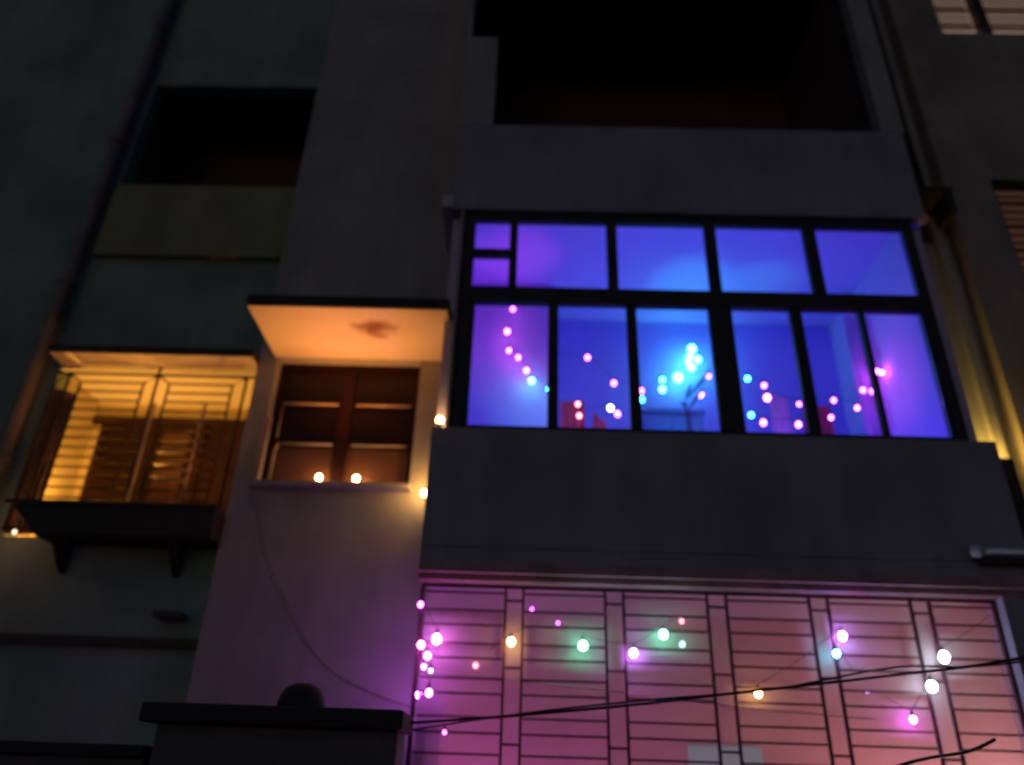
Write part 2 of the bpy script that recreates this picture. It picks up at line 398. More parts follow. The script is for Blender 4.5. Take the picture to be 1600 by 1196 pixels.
lit_window(3.99, 5.4, 5.30, 6.45, 1, 'darker slatted window at the right edge', glow('dimmer_room_light', (1.0, 0.40, 0.30), 0.05))

# ================================================================== DRAIN PIPES
def pipe(x, y, z0, z1, r, mat, label):
    p = thing('drain_pipe', label, 'pipe', (x, y, z0))
    MB().tube([(x, y, z0), (x, y, z1)], r, 14).build('pipe_shaft', mat, p)
    z = z0+0.4
    while z < z1:
        MB().tube([(x, y, z), (x, y, z+0.06)], r*1.18, 14).build('pipe_collar', mat, p); z += 1.6
    return p
pipe(-3.86, 0.03, 0.0, 10.4, 0.055, M['pipe'], 'tall grey drain pipe running up the wall left of the grille')
pipe(3.385, -0.09, 6.20, 10.4, 0.028, M['pipe_dark'], 'thin black pipe above the vent hood on the right')

# ================================================================== MAROON WINDOW (centre)
win = thing('maroon_window', 'dark maroon six pane window under the orange lit sunshade', 'window', (-1.39, 0.1, 3.5))
fy0, fy1 = 0.10, 0.15
fb = MB(); f = 0.045
fb.box(W_X0+.002, W_X0+f, fy0, fy1, W_Z0+.002, W_Z1-.002).box(W_X1-f, W_X1-.002, fy0, fy1, W_Z0+.002, W_Z1-.002)
fb.box(W_X0+f, W_X1-f, fy0, fy1, W_Z0+.002, W_Z0+f).box(W_X0+f, W_X1-f, fy0, fy1, W_Z1-f, W_Z1-.002)
fb.build('window_frame', M['maroon_wood'], win)
xm = (W_X0+W_X1)/2
box('mullion', (xm-0.05, xm+0.05, fy0-0.005, fy1, W_Z0+f, W_Z1-f), M['maroon_wood'], win)
for side, (a, b2) in enumerate(((W_X0+f, xm-0.05), (xm+0.05, W_X1-f))):
    for z in (3.855, 4.19):
        MB().tube([(a+.03, fy0-0.012, z-.0), (b2-.01, fy0-0.012, z)], 0.010, 8).build('rail', M['white_frame'], win, 'pale rail catching the light')
    for (z0, z1) in ((W_Z0+f, 3.84), (3.87, 4.175), (4.205, W_Z1-f)):
        box('pane', (a, b2, fy0+0.02, fy0+0.028, z0, z1), M['halo_glass' if z0 < 3.6 else 'dark_glass'], win)
    for z in (3.855, 4.19):
        box('sash_bar', (a, b2, fy0, fy1-0.005, z-0.0145, z+0.0145), M['maroon_wood'], win)
MB().tube([(W_X0+.075, fy0-.012, 3.56), (W_X0+.075, fy0-.012, 3.80), (W_X0+.095, fy0-.012, 3.85)], 0.011, 8).build('lit_sash_edge', M['white_frame'], win)  # pale tubes stand in for light along the left sash edges
MB().tube([(W_X0+.075, fy0-.012, 3.90), (W_X0+.075, fy0-.012, 4.15), (W_X0+.095, fy0-.012, 4.185)], 0.007, 8).build('lit_sash_edge', M['white_frame'], win)
box('sill', (W_X0-0.02, W_X1+0.02, -0.09, fy0, W_Z0-0.035, W_Z0-0.001), M['facade'], win, 'plaster sill with small lamps on it')
# curled pale curtain edge hanging at the left jamb
cl = cloth('curtain_strip', -1.965, -1.895, 3.50, 4.02, -0.035, M['white_frame'], amp=0.012, waves=2, seed=3, nz=30)
tag(cl, 'crumpled pale cloth strip hanging at left edge of the maroon window', 'cloth')

# ================================================================== LEFT GRILLE, SHUTTER DOORS, BLIND, PLANTER
gr = thing('window_grille', 'brown iron grille with pointed tops over the yellow lit balcony at left', 'grille', (-2.9, 0.1, 3.2))
gy = 0.09; r = 0.0092
for X in (-3.60, -2.90, -2.20):
    MB().tube([(X, gy, 3.15), (X, gy, 4.48 if X == -2.90 else 4.41)], r*1.3).build('upright_bar', M['iron_brown'], gr)
    for sgn in (-1, 1):
        xe = X+sgn*0.10
        if xe > -2.105: continue
        MB().tube([(X, gy, 4.405), (xe, gy, 4.335), (xe, gy, 3.15)], r).build('pointed_bar', M['iron_brown'], gr)
MB().tube([(-3.71, gy, 4.41), (-2.11, gy, 4.41)], r*1.2).build('top_rail', M['iron_brown'], gr)
MB().tube([(-3.71, gy, 3.15), (-2.11, gy, 3.15)], r*1.6).build('bottom_rail', M['iron_brown'], gr)
MB().lathe((-2.90, gy-0.01, 4.398), [(0.004, -0.02), (0.02, 0), (0.004, 0.02)], 10).build('rosette', M['iron_brown'], gr)
z = 4.335
while z > 3.2:
    for a, b2 in ((-3.50, -3.00), (-2.80, -2.30)):
        MB().tube([(a, gy, z), (b2, gy, z)], r*0.85, 6).build('cross_bar', M['iron_brown'], gr)
    z -= 0.079
for X, lab in ((-2.985, 'pale upright post'), (-2.60, 'pale upright post')):
    pass

def louvre_door(x0, x1, y, z0, z1, label, n=10):
    d = MB(); fw = 0.05
    d.box(x0, x0+fw, y-0.03, y, z0, z1).box(x1-fw, x1, y-0.03, y, z0, z1).box(x0+fw, x1-fw, y-0.03, y, z0, z0+fw).box(x0+fw, x1-fw, y-0.03, y, z1-fw, z1)
    o = d.build('louvred_door', M['door_wood'], bld, label)
    for k in range(n):
        zz = z0+fw+(k+0.15)*(z1-z0-2*fw)/n; h = (z1-z0-2*fw)/n*0.9
        mb = MB(); a, b2 = x0+fw+.001, x1-fw-.001
        mb.v = [(a,y-.035,zz),(b2,y-.035,zz),(b2,y-.012,zz+h),(a,y-.012,zz+h),(a,y-.030,zz-.006),(b2,y-.030,zz-.006),(b2,y,zz+h-.006),(a,y,zz+h-.006)]
        mb.f = [(0,1,2,3),(7,6,5,4),(4,5,1,0),(5,6,2,1),(6,7,3,2),(7,4,0,3)]
        mb.build('slat', M['slat_gloss'] if 'shiny' in label else M['door_wood'], o)
    return o
louvre_door(-3.63, -3.18, 0.775, 3.10, 4.27, 'dark louvred door leaf behind the left half of the grille')
louvre_door(-3.14, -2.80, 0.775, 3.10, 4.27, 'louvred door leaf with shiny slats behind the grille')
box('door_panel', (-2.70, -2.12, 0.75, 0.778, 3.10, 4.27), M['door_wood'], bld, 'plain dark door panel at the right of the lit recess')
box('door_lintel', (-3.72, -2.11, 0.745, 0.778, 4.275, 4.345), M['door_wood'], bld)
box('door_post', (-3.178, -3.142, 0.72, 0.778, 3.10, 4.272), M['door_wood'], bld)
box('door_post', (-2.795, -2.705, 0.72, 0.778, 3.10, 4.272), M['door_wood'], bld)
# two slim pale poles leaning behind the grille
for X, dx in ((-2.905, 0.0), (-2.505, 0.0)):
    p = MB().tube([(X-0.005, 0.155, 3.11), (X+dx, 0.155, 4.20)], 0.012, 8).build('pole', M['white_frame'])
    tag(p, 'slim pale pole upright behind the ' + ('middle' if X < -2.7 else 'right half') + ' of the left grille', 'pole')

bl = thing('bamboo_blind', 'dark brown slatted blind hanging at the left end of the yellow balcony', 'blind', (-3.62, 0.16, 3.1))
for k in range(9):
    x = -3.715+k*0.0215
    MB().tube([(x, 0.15+0.004*(k % 2), 3.12), (x+0.0, 0.15+0.004*(k % 2), 4.30-0.006*k)], 0.0125, 8).build('slat', M['blind'], bl)
box('blind_rail', (-3.715, -3.54, 0.135, 0.138, 4.20, 4.24), M['blind'], bl)

pl = thing('planter_box', 'long black planter box fixed under the left grille', 'planter', (-2.85, -0.02, 3.05))
mb = MB()
mb.v = [(-3.34,-0.15,3.045),(-2.108,-0.15,3.05),(-2.108,0.115,3.05),(-3.34,0.115,3.045),(-3.55,-0.17,3.265),(-2.108,-0.17,3.27),(-2.108,0.115,3.27),(-3.55,0.115,3.265)]
mb.f = [(0,3,2,1),(4,5,6,7),(0,1,5,4),(1,2,6,5),(2,3,7,6),(3,0,4,7)]
mb.build('trough', M['planter'], pl, bevel=0.01)
box('trough_rim', (-3.57, -2.108, -0.185, -0.172, 3.245, 3.275), M['planter'], pl)
for x in (-3.2, -2.40):
    mb = MB()
    mb.v = [(x-.02,-.12,3.044),(x+.02,-.12,3.044),(x+.02,.117,3.044),(x-.02,.117,3.044),(x-.02,.08,2.86),(x+.02,.08,2.86),(x+.02,.117,2.84),(x-.02,.117,2.84)]
    mb.f = [(0,1,2,3),(7,6,5,4),(0,4,5,1),(1,5,6,2),(2,6,7,3),(3,7,4,0)]
    mb.build('bracket', M['planter'], pl)

# ================================================================== GLAZED BALCONY WINDOW
gw = thing('glazed_window', 'wide dark framed glazed balcony window lit blue and purple from inside', 'window', (1.2, -0.6, 3.67))
GX0, GX1, GZ0, GZ1 = -0.503, 2.848, 3.668, 5.478
y0, y1 = -0.66, -0.60
def bar(name, b, bev=0.004, label=None): return box(name, b, M['alu_dark'], gw, label, bevel=bev)
bar('frame_side', (GX0, -0.418, y0, y1, GZ0, GZ1)); bar('frame_side', (2.775, GX1, y0, y1, GZ0, GZ1))
bar('frame_head', (-0.417, 2.774, y0, y1, 5.415, GZ1)); bar('frame_foot', (-0.417, 2.774, y0, y1, GZ0, 3.705))
bar('transom', (-0.417, 2.774, y0-0.01, y1, 4.672, 4.800))
ups = [(-0.417, -0.157), (-0.097, 0.565), (0.640, 1.297), (1.378, 2.032), (2.120, 2.774)]
for k in range(4): bar('upper_mullion', (ups[k][1], ups[k+1][0], y0, y1, 4.801, 5.414))
bar('small_crossbar', (-0.417, -0.158, y0+.002, y1, 5.083, 5.145))
for k, (a, b2) in enumerate(ups):
    if k == 0:
        for z0, z1 in ((4.79, 5.09), (5.138, 5.43)):
            box('small_pane', (a, b2, -0.632, -0.627, z0, z1), M['glass'], gw)
    else: box('upper_pane', (a, b2, -0.632, -0.627, 4.79, 5.43), M['glass'], gw)
los = [(-0.385, 0.137), (0.207, 0.687), (0.757, 1.268), (1.425, 1.838), (1.918, 2.318), (2.352, 2.752)]
bar('centre_post', (1.268, 1.425, y0-0.004, y1, 3.706, 4.671))
bar('side_stile', (-0.417, -0.386, y0+.004, y1, 3.706, 4.671)); bar('side_stile', (2.753, 2.774, y0+.004, y1, 3.706, 4.671))
for k in (0, 1, 3, 4): bar('lower_mullion', (los[k][1], los[k+1][0], y0+0.01*(k % 2), y1, 3.706, 4.671))
for k, (a, b2) in enumerate(los): box('lower_pane', (a, b2, -0.637 if k % 2 else -0.622, -0.632 if k % 2 else -0.617, 3.698, 4.682), M['glass'], gw)

# things inside the glazed balcony
cur = cloth('curtain', 2.66, 2.845, 3.2, 5.26, 0.30, M['curtain'], amp=0.012, waves=2, seed=1, nz=20)
tag(cur, 'long violet curtain in folds at the right end of the purple balcony', 'curtain')
cb = thing('cabinet', 'low navy cabinet inside the glazed balcony behind the third lower pane', 'cabinet', (1.17, 0.5, 2.88))
box('cabinet_body', (0.90, 1.415, 0.36, 0.80, 2.884, 4.33), M['cabinet'], cb, bevel=0.008)
box('cabinet_top', (0.88, 1.435, 0.34, 0.81, 4.332, 4.356), M['cabinet'], cb)
for a in (0.915, 1.162): box('cabinet_door', (a, a+0.238, 0.348, 0.358, 2.95, 4.30), M['cabinet'], cb)
for (x0, x1, z1, mt, nm, lab, w, sl) in ((0.245, 0.50, 4.44, 'cloth_red', 'hanging_cloth', 'dark red cloth hanging behind the second lower pane', 3, 0.0),
        (0.52, 0.66, 4.30, 'cloth_red', 'hanging_cloth', 'narrow red cloth beside the larger one behind the second pane', 2, -0.1),
        (1.93, 2.12, 4.50, 'cloth_lilac', 'hanging_cloth', 'pale lilac cloth hanging behind the fourth lower pane', 3, -0.06),
        (2.17, 2.46, 4.40, 'cloth_red', 'hanging_cloth', 'folded reddish cloth hanging behind the fifth lower pane', 6, 0.05)):
    c = cloth(nm, x0, x1, 3.3, z1, 0.42 if x0 < 1 else 0.34, M[mt], amp=0.018, waves=w, taper=0.25, seed=int(x0*100), slant=sl)
    tag(c, lab, 'cloth')
# plant with long dark leaves
pt = thing('potted_plant', 'small plant with long dark leaves in front of the cyan glow', 'plant', (1.28, 0.25, 2.88))
MB().lathe((1.28, 0.25, 2.884), [(0.09, 0), (0.13, 0.22), (0.12, 0.24), (0.01, 0.235)], 16).build('pot', M['clay'], pt)
MB().tube([(1.28, 0.25, 3.1), (1.27, 0.25, 3.8), (1.25, 0.22, 4.36)], 0.009, 6).build('stem', M['leaf'], pt)
def leaf(p0, p1, w, droop):
    mb = MB(); p0 = Vector(p0); p1 = Vector(p1); n = 8; d = (p1-p0); s = d.cross(Vector((0, 1, 0))).normalized()
    for i in range(n+1):
        t = i/n; c = p0+d*t+Vector((0, 0, -droop*t*t)); ww = w*math.sin(math.pi*min(t*0.95+0.04, 1))
        mb.v += [tuple(c-s*ww), tuple(c+Vector((0, 0.01, 0))), tuple(c+s*ww)]
    for i in range(n):
        a = i*3; mb.f += [(a, a+1, a+4, a+3), (a+1, a+2, a+5, a+4)]
    return mb.build('leaf', M['leaf'], pt)
leaf((1.25, .22, 4.36), (1.50, .20, 4.70), 0.013, 0.02); leaf((1.25, .22, 4.38), (1.31, .20, 4.52), 0.014, 0.0)
leaf((1.26, .22, 4.28), (1.42, .18, 4.52), 0.012, 0.03); leaf((1.25, .22, 4.3), (1.20, .2, 4.38), 0.012, 0.03)

# ================================================================== BIG GROUND FLOOR GRILLE
bg = thing('verandah_grille', 'wide dark iron grille of paired uprights below the parapet', 'grille', (1.1, -0.6, 0.95))
gy = -0.60
def rod(name, b): return box(name, b, M['iron'], bg)
rod('top_frame', (-0.595, 2.772, gy-.012, gy+.012, 2.665, 2.685)); rod('bottom_frame', (-0.595, 2.772, gy-.012, gy+.012, 0.952, 0.975))
pairs = [(-0.095, 0.008), (0.490, 0.597), (1.088, 1.200), (1.686, 1.794), (2.276, 2.386)]
rod('end_upright', (-0.600, -0.578, gy-.012, gy+.012, 0.976, 2.664)); rod('end_upright', (2.752, 2.772, gy-.012, gy+.012, 0.976, 2.664))
for a, b2 in pairs:
    for x in (a, b2): rod('upright', (x-.0075, x+.0075, gy-.010, gy+.010, 0.976, 2.664))
    for z in (2.595, 2.222, 1.828, 1.44, 1.06): rod('short_bar', (a+.0085, b2-.0085, gy-.006, gy+.006, z-.0065, z+.0065))
cols = [-0.578] + [p for q in pairs for p in q] + [2.752]
zz = [2.638, 2.535, 2.452, 2.348, 2.268, 2.160, 2.080, 1.960, 1.880, 1.775, 1.700, 1.585, 1.50, 1.40, 1.31, 1.21, 1.12]
for k in range(0, len(cols), 2):
    for z in zz: rod('cross_bar', (cols[k]+.0085, cols[k+1]-.0085, gy-.006, gy+.006, z-.0055, z+.0055))
# verandah contents
def net_mat():
    m = bpy.data.materials.new('halo_net'); m.use_nodes = True
    n = m.node_tree.nodes; l = m.node_tree.links; n.clear()
    o = n.new('ShaderNodeOutputMaterial'); t = n.new('ShaderNodeBsdfTransparent')
    d = n.new('ShaderNodeBsdfDiffuse'); d.inputs['Color'].default_value = (0.75, 0.72, 0.75, 1)
    tr = n.new('ShaderNodeBsdfTranslucent'); tr.inputs['Color'].default_value = (0.75, 0.72, 0.75, 1)
    m1 = n.new('ShaderNodeMixShader'); m1.inputs[0].default_value = 0.4
    m2 = n.new('ShaderNodeMixShader'); m2.inputs[0].default_value = 0.33
    l.new(d.outputs[0], m1.inputs[1]); l.new(tr.outputs[0], m1.inputs[2])
    l.new(t.outputs[0], m2.inputs[1]); l.new(m1.outputs[0], m2.inputs[2]); l.new(m2.outputs[0], o.inputs[0])
    return m
M['net'] = net_mat()
nt = cloth('halo_net', -0.57, 2.74, 0.96, 2.66, -0.56, M['net'], amp=0.006, waves=7, seed=21, nz=8)  # added sheet that catches the bulbs' light as halos
tag(nt, 'see-through net added behind the big ground floor grille to carry bulb halos', 'net')
po = box('glow_panel', (1.135, 1.62, 0.470, 0.497, 1.45, 1.915), glow('panel_glow', (0.45, 0.80, 0.95), 0.25)); tag(po, 'pale blue panel on the salmon wall at bottom centre, glow added for its colour', 'panel')  # glow added to give this pale patch its blue
vc = cloth('door_curtain', -0.585, -0.445, 0.9, 2.09, -0.42, M['cabinet'], amp=0.012, waves=3, seed=9); tag(vc, 'dark violet cloth hanging behind the left end of the big grille', 'curtain')

# ================================================================== FIXED LAMP TUBE, CABLES, COMPOUND WALL
tb = thing('tube_lamp', 'unlit white tube lamp on the parapet at the right edge', 'lamp', (2.64, -0.78, 2.92))
MB().lathe((2.64, -0.775, 2.925), [(0.004, -.04), (0.03, -.03), (0.04, 0), (0.03, .03), (0.004, .04)], 14).build('end_cap', M['tube_white'], tb)
MB().tube([(2.66, -0.775, 2.93), (3.35, -0.775, 2.935)], 0.017, 12).build('tube', M['tube_white'], tb)
box('batten', (2.67, 3.35, -0.752, -0.704, 2.86, 2.90), M['pipe_dark'], tb)

def cable(name, pts, r, label, cat='cable', n=7, mat='wire'):
    P = [Vector(p) for p in pts]; out = []
    for i in range(len(P)-1):
        a, b2, c, d = P[max(i-1, 0)], P[i], P[i+1], P[min(i+2, len(P)-1)]
        for k in range(n):
            t = k/n
            out.append(0.5*((2*b2)+(c-a)*t+(2*a-5*b2+4*c-d)*t*t+(3*b2-a-3*c+d)*t**3))
    out.append(P[-1])
    o = MB().tube(out, r, 8).build(name, M[mat]); tag(o, label, cat); return o
cable('power_cable', [(-1.5, -1.05, 1.80), (-0.538, -1.3, 1.868), (-0.033, -1.3, 1.916), (0.567, -1.3, 1.985), (1.023, -1.3, 2.048), (1.794, -1.3, 2.152), (2.45, -1.3, 2.255), (4.2, -1.2, 2.62)], 0.0068, 'thick black cable slanting across the big grille')
cable('power_cable', [(-0.6, -1.22, 1.83), (-0.033, -1.28, 1.922), (0.567, -1.31, 1.999), (1.2, -1.31, 2.07), (1.794, -1.31, 2.185), (2.45, -1.29, 2.238), (4.2, -1.2, 2.60)], 0.0048, 'thinner cable twisted along the thick one across the big grille')
cable('power_cable', [(1.30, -1.3, 1.62), (1.775, -1.3, 1.775), (2.05, -1.3, 1.83), (2.19, -1.3, 1.885)], 0.008, 'short thick cable end at the bottom right of the big grille')
cable('wall_wire', [(-1.93, -0.012, 3.40), (-1.889, -0.012, 3.327), (-1.80, -0.012, 3.1), (-1.725, -0.012, 2.923), (-1.56, -0.012, 2.66), (-1.433, -0.012, 2.47), (-1.191, -0.012, 2.241), (-0.849, -0.012, 2.10), (-0.62, -0.012, 2.04)], 0.0035, 'thin dark wire sagging down the central wall', mat='pipe')

gp = thing('gate_pillar', 'broad dark gate wall with coping and round knob in front of the house', 'gate wall', (-1.08, -1.4, 0))
box('pillar_body', (-1.60, -0.53, -1.50, -1.25, 0, 1.822), M['gate_wall'], gp, bevel=0.008)
box('coping', (-1.665, -0.505, -1.56, -1.2, 1.824, 1.905), M['coping'], gp, bevel=0.012)
MB().lathe((-1.0, -1.40, 1.906), [(0.105, -.001), (0.108, 0.02), (0.10, 0.055), (0.078, 0.09), (0.04, 0.108), (0.003, 0.113)], 24).build('knob', M['coping'], gp)
cw = thing('compound_wall', 'low dark wall left of the gate pillar at the bottom edge', 'wall', (-4, -1.3, 0))
box('wall', (-7, -1.668, -1.40, -1.26, 0, 1.68), M['gate_wall'], cw); box('coping', (-7, -1.668, -1.44, -1.22, 1.682, 1.735), M['coping'], cw, bevel=0.01)

# ================================================================== LIGHTS: BULB STRINGS
sph = {}
def bulb_mesh(r, mat):
    k = (round(r, 4), mat.name)
    if k not in sph:
        mb = MB(); n = 12
        prof = [(max(math.sin(math.pi*i/8), 0.02)*r, -math.cos(math.pi*i/8)*r*1.15) for i in range(9)]
        mb.lathe((0, 0, 0), prof, n)
        me = bpy.data.meshes.new('bulb'); me.from_pydata(mb.v, [], mb.f); me.materials.append(mat)
        for p in me.polygons: p.use_smooth = True
        sph[k] = me
    return sph[k]
sock_me = None
def socket(parent, loc, r):
    global sock_me
    if sock_me is None:
        mb = MB().lathe((0, 0, 0), [(0.0075, 0), (0.0085, 0.012), (0.004, 0.03)], 8)
        sock_me = bpy.data.meshes.new('socket'); sock_me.from_pydata(mb.v, [], mb.f); sock_me.materials.append(M['socket'])
    o = bpy.data.objects.new('socket', sock_me); COL.objects.link(o); o.parent = parent; o.location = (0, 0, r*1.1)
def string(label, bulbs, group=None, lead_in=None, lead_out=None, wire=True, sag=0.03):
    """bulbs: (x, y, z, colour, radius, strength)"""
    t = thing('string_lights', label, 'string lights', bulbs[0][:3], group)
    pts = ([lead_in] if lead_in else []) + [(b[0], b[1], b[2]+b[4]*1.1+0.028) for b in bulbs] + ([lead_out] if lead_out else [])
    path = []
    for i in range(len(pts)-1):
        a, c = Vector(pts[i]), Vector(pts[i+1]); L = (c-a).length
        for k in range(6):
            u = k/6; path.append(a.lerp(c, u)+Vector((0, 0, -sag*L*4*u*(1-u))))
    path.append(Vector(pts[-1]))
    MB().tube(path, 0.0022, 5).build('cord', M['wire_thin'], t)
    for (x, y, z, c, r, s) in bulbs:
        o = bpy.data.objects.new('bulb', bulb_mesh(r, bulb_mat(c, s))); COL.objects.link(o); o.parent = t
        o.location = Vector((x, y, z))-wloc(t); o['label'] = c + ' glowing bulb'
        socket(o, None, r)
    return t

R0 = 0.019
sB = [  # left side, down over the white column
 (-0.14, 0.30, 5.245, 'magenta', R0*.9, 14), (-0.18, 0.30, 5.02, 'magenta', R0, 22), (-0.16, 0.30, 4.835, 'magenta', R0*.8, 22),
 (-0.08, 0.30, 4.77, 'magenta', R0*.85, 20), (-0.01, 0.30, 4.65, 'pink', R0*.9, 16), (0.035, 0.30, 4.555, 'cyan', R0*.95, 50), (0.17, 0.22, 4.44, 'cyan', R0*.7, 40)]
string('string lights of magenta and cyan bulbs hanging down behind the first lower pane', sB, lead_in=(-0.16, 0.40, 5.58), lead_out=(0.23, 0.9, 4.5))
sM = [(0.492, 0.30, 4.786, 'pink', R0, 9), (0.701, 0.30, 4.552, 'pink', R0, 9), (0.920, 0.30, 4.488, 'pink', R0, 9), (0.921, 0.30, 4.41, 'cyan', R0, 18),
      (1.096, 0.30, 4.593, 'cyan', R0, 22), (1.090, 0.30, 4.505, 'cyan', R0*1.1, 36), (1.35, 0.85, 4.922, 'cyan', R0*2.0, 36), (1.473, 0.30, 4.639, 'pink', R0*.8, 10), (1.396, 0.30, 4.467, 'pink', R0, 16)]
string('string lights of pink and cyan bulbs across the middle of the purple balcony', sM, lead_in=(0.22, 0.6, 5.0), lead_out=(1.56, 0.4, 4.9))
string('bright bunch of cyan bulbs glowing high behind the third lower pane', [(1.493, 0.85, 5.219, 'cyan', R0*1.7, 36), (1.469, 0.85, 5.137, 'cyan', R0*1.4, 36), (1.537, 0.85, 5.112, 'cyan', R0*1.3, 36), (1.473, 0.85, 5.031, 'cyan', R0*1.6, 36), (1.448, .85, 5.083, 'cyan', R0*1.1, 36)], lead_in=(1.49, 0.97, 5.4), sag=0.0)
string('low string lights of pink and pale blue bulbs over the dark red cloth', [(0.408, 0.30, 4.353, 'red', R0*.9, 9), (0.418, 0.30, 4.251, 'red', R0*.9, 9), (0.668, 0.30, 4.326, 'white', R0*1.1, 14), (0.722, 0.30, 4.276, 'pink', R0, 10)])
sR = [(1.624, 0.02, 4.352, 'cyan', R0*.7, 16), (1.696, 0.02, 4.471, 'cyan', R0*.9, 22), (1.816, 0.02, 4.413, 'pink', R0*.9, 10), (1.827, 0.02, 4.309, 'pink', R0*1.2, 16), (2.061, 0.02, 4.261, 'pink', R0*.8, 8)]
string('string lights of cyan and pink bulbs behind the fourth lower pane', sR, lead_in=(1.56, 0.1, 4.6))
string('four low cyan and pink bulbs behind the foot of the fourth lower pane', [(1.689, 0.02, 4.159, 'cyan', R0*.9, 20), (1.772, 0.02, 4.098, 'pink', R0, 12), (2.032, 0.02, 4.09, 'pink', R0, 12)])
sR2 = [(2.284, 0.02, 4.155, 'pink', R0*.85, 9), (2.327, 0.02, 4.301, 'pink', R0*.85, 9), (2.494, 0.02, 4.241, 'pink', R0*.85, 10), (2.565, 0.02, 4.395, 'pink', R0*.9, 10), (2.672, 0.10, 4.43, 'magenta', R0*.85, 16), (2.770, 0.16, 4.64, 'magenta', R0, 32), (2.812, 0.16, 4.632, 'magenta', R0*.8, 32)]
string('string lights of pink bulbs over the red cloth and violet curtain', sR2, lead_out=(2.84, 0.2, 4.9))
# verandah
sL = [(-0.588, -0.66, 2.546, 'magenta', R0*.8, 14), (-0.481, -0.64, 2.359, 'pink', R0*1.3, 60), (-0.565, -0.66, 2.322, 'magenta', R0, 40), (-0.524, -0.66, 2.264, 'magenta', R0, 30), (-0.540, -0.66, 2.205, 'magenta', R0*.7, 30), (-0.499, -0.66, 2.185, 'violet', R0*.5, 30), (-0.500, -0.66, 2.070, 'magenta', R0*.95, 30), (-0.60, -0.26, 2.10, 'magenta', R0, 60), (-0.401, -0.64, 1.876, 'magenta', R0*.5, 12)]
tgl = string('tangle of magenta bulbs at the left end of the big grille', sL)
lamp('bulb_light', tgl, (-0.62, -0.34, 2.10), (0.75, 0.14, 1.0), 1.2, 'POINT', 0.03)
sV = [(0.061, -0.50, 2.573, 'magenta', R0*.5, 14), (0.218, -0.50, 2.496, 'magenta', R0*.5, 14), (-0.055, -0.645, 2.357, 'warm', R0*1.05, 60), (-0.259, -0.50, 2.243, 'red', R0*.8, 9)]
string('string lights of tiny pink bulbs and one orange at upper left of the big grille', sV)
sV2 = [(0.354, -0.635, 2.350, 'green', R0*1.2, 52), (0.640, -0.635, 2.318, 'violet', R0, 120), (0.815, -0.635, 2.425, 'green', R0*1.15, 48), (0.952, -0.50, 2.529, 'red', R0*.7, 9), (0.946, -0.50, 2.397, 'mint', R0*.75, 9)]
string('string lights of green and violet bulbs on the middle of the big grille', sV2)
sV3 = [(1.320, -0.635, 2.125, 'warm', R0*.95, 50), (1.836, -0.635, 2.447, 'violet', R0*1.1, 120), (1.786, -0.635, 2.350, 'cyan', R0*.9, 60), (1.979, -0.50, 2.170, 'violet', R0*.45, 9), (2.145, -0.635, 2.018, 'magenta', R0*.85, 90), (2.272, -0.66, 2.188, 'white', R0*1.35, 40), (2.375, -0.66, 2.346, 'white', R0*1.4, 44)]
string('orange, violet and white string lights on the right part of the big grille', sV3, lead_out=(2.72, -0.62, 2.6))

# cord across the big grille, bright streaks put into its pale colour
cable('light_cord', [(-0.57, -.57, 2.20), (-0.1, -.57, 2.165), (0.3, -.57, 2.135), (0.8, -.57, 2.10), (1.2, -.57, 2.06), (1.75, -.57, 2.03), (2.0, -.57, 2.02)], 0.004, 'thin pale cord stretched level behind the big grille', 'cord', mat='white_frame')

# ================================================================== SMALL WARM LAMPS AND FITTED LIGHTS
cup_me = {}
def tea_lamp(loc, label, up, glowp, group=None, r=0.019, s=26, col=(1.0, 0.31, 0.05), tilt=194, off=0.04):
    t = thing('small_lamp', label, 'lamp', loc, group)
    MB().lathe((loc[0], loc[1], loc[2]), [(0.018, 0), (0.024, 0.012), (0.022, 0.034)], 14).build('cup', M['metal_cup'], t)
    o = bpy.data.objects.new('flame_bulb', bulb_mesh(r, glow('warm_lamp_glow', (1.0, 0.62, 0.22), s))); COL.objects.link(o); o.parent = t; o.location = (0, 0, 0.036+r)
    if up: lamp('lamp_beam', t, (loc[0], loc[1]-off, loc[2]+0.075), col, up, 'SPOT', 0.02, (math.radians(tilt), 0, 0), cone=100, blend=1.0)
    if glowp: lamp('lamp_glow', t, (loc[0], loc[1]-0.03, loc[2]+0.09), col, glowp, 'POINT', 0.02)
    return t
G = 'small warm lamps around the windows'
tea_lamp((-1.490, 0.02, 3.508), 'small warm lamp on the maroon window sill, left of the two', 26, 0.35, G, off=0.13, s=60, r=0.021)
tea_lamp((-1.220, 0.02, 3.508), 'small warm lamp on the maroon window sill, right of the two', 26, 0.35, G, off=0.13, s=60, r=0.021)
wl1 = thing('wall_bulb', 'warm bulb between the maroon window sill and the parapet corner', 'bulb', (-0.70, -0.12, 3.42), G)
o = bpy.data.objects.new('glass_bulb', bulb_mesh(0.022, glow('amber_glow', (1.0, 0.6, 0.16), 30))); COL.objects.link(o); o.parent = wl1
MB().tube([(-0.70, -0.12, 3.445), (-0.70, -0.02, 3.47)], 0.006, 6).build('holder', M['socket'], wl1)
lamp('bulb_light', wl1, (-0.70, -0.13, 3.46), (1.0, 0.42, 0.09), 4.0, 'POINT', 0.02)
tea_lamp((-0.565, -0.67, 3.667), 'small warm lamp on the parapet corner left of the glazing', 0, 0.35, G, s=40, r=0.022)
hb = thing('wall_bulb', 'small bulb hanging below the left end of the planter box', 'bulb', (-3.47, -0.12, 3.06), G)
o = bpy.data.objects.new('glass_bulb', bulb_mesh(0.013, glow('pale_amber_glow', (1.0, 0.7, 0.5), 3))); COL.objects.link(o); o.parent = hb
MB().tube([(-3.47, -0.12, 3.07), (-3.47, -0.10, 3.20)], 0.004, 6).build('holder', M['socket'], hb)
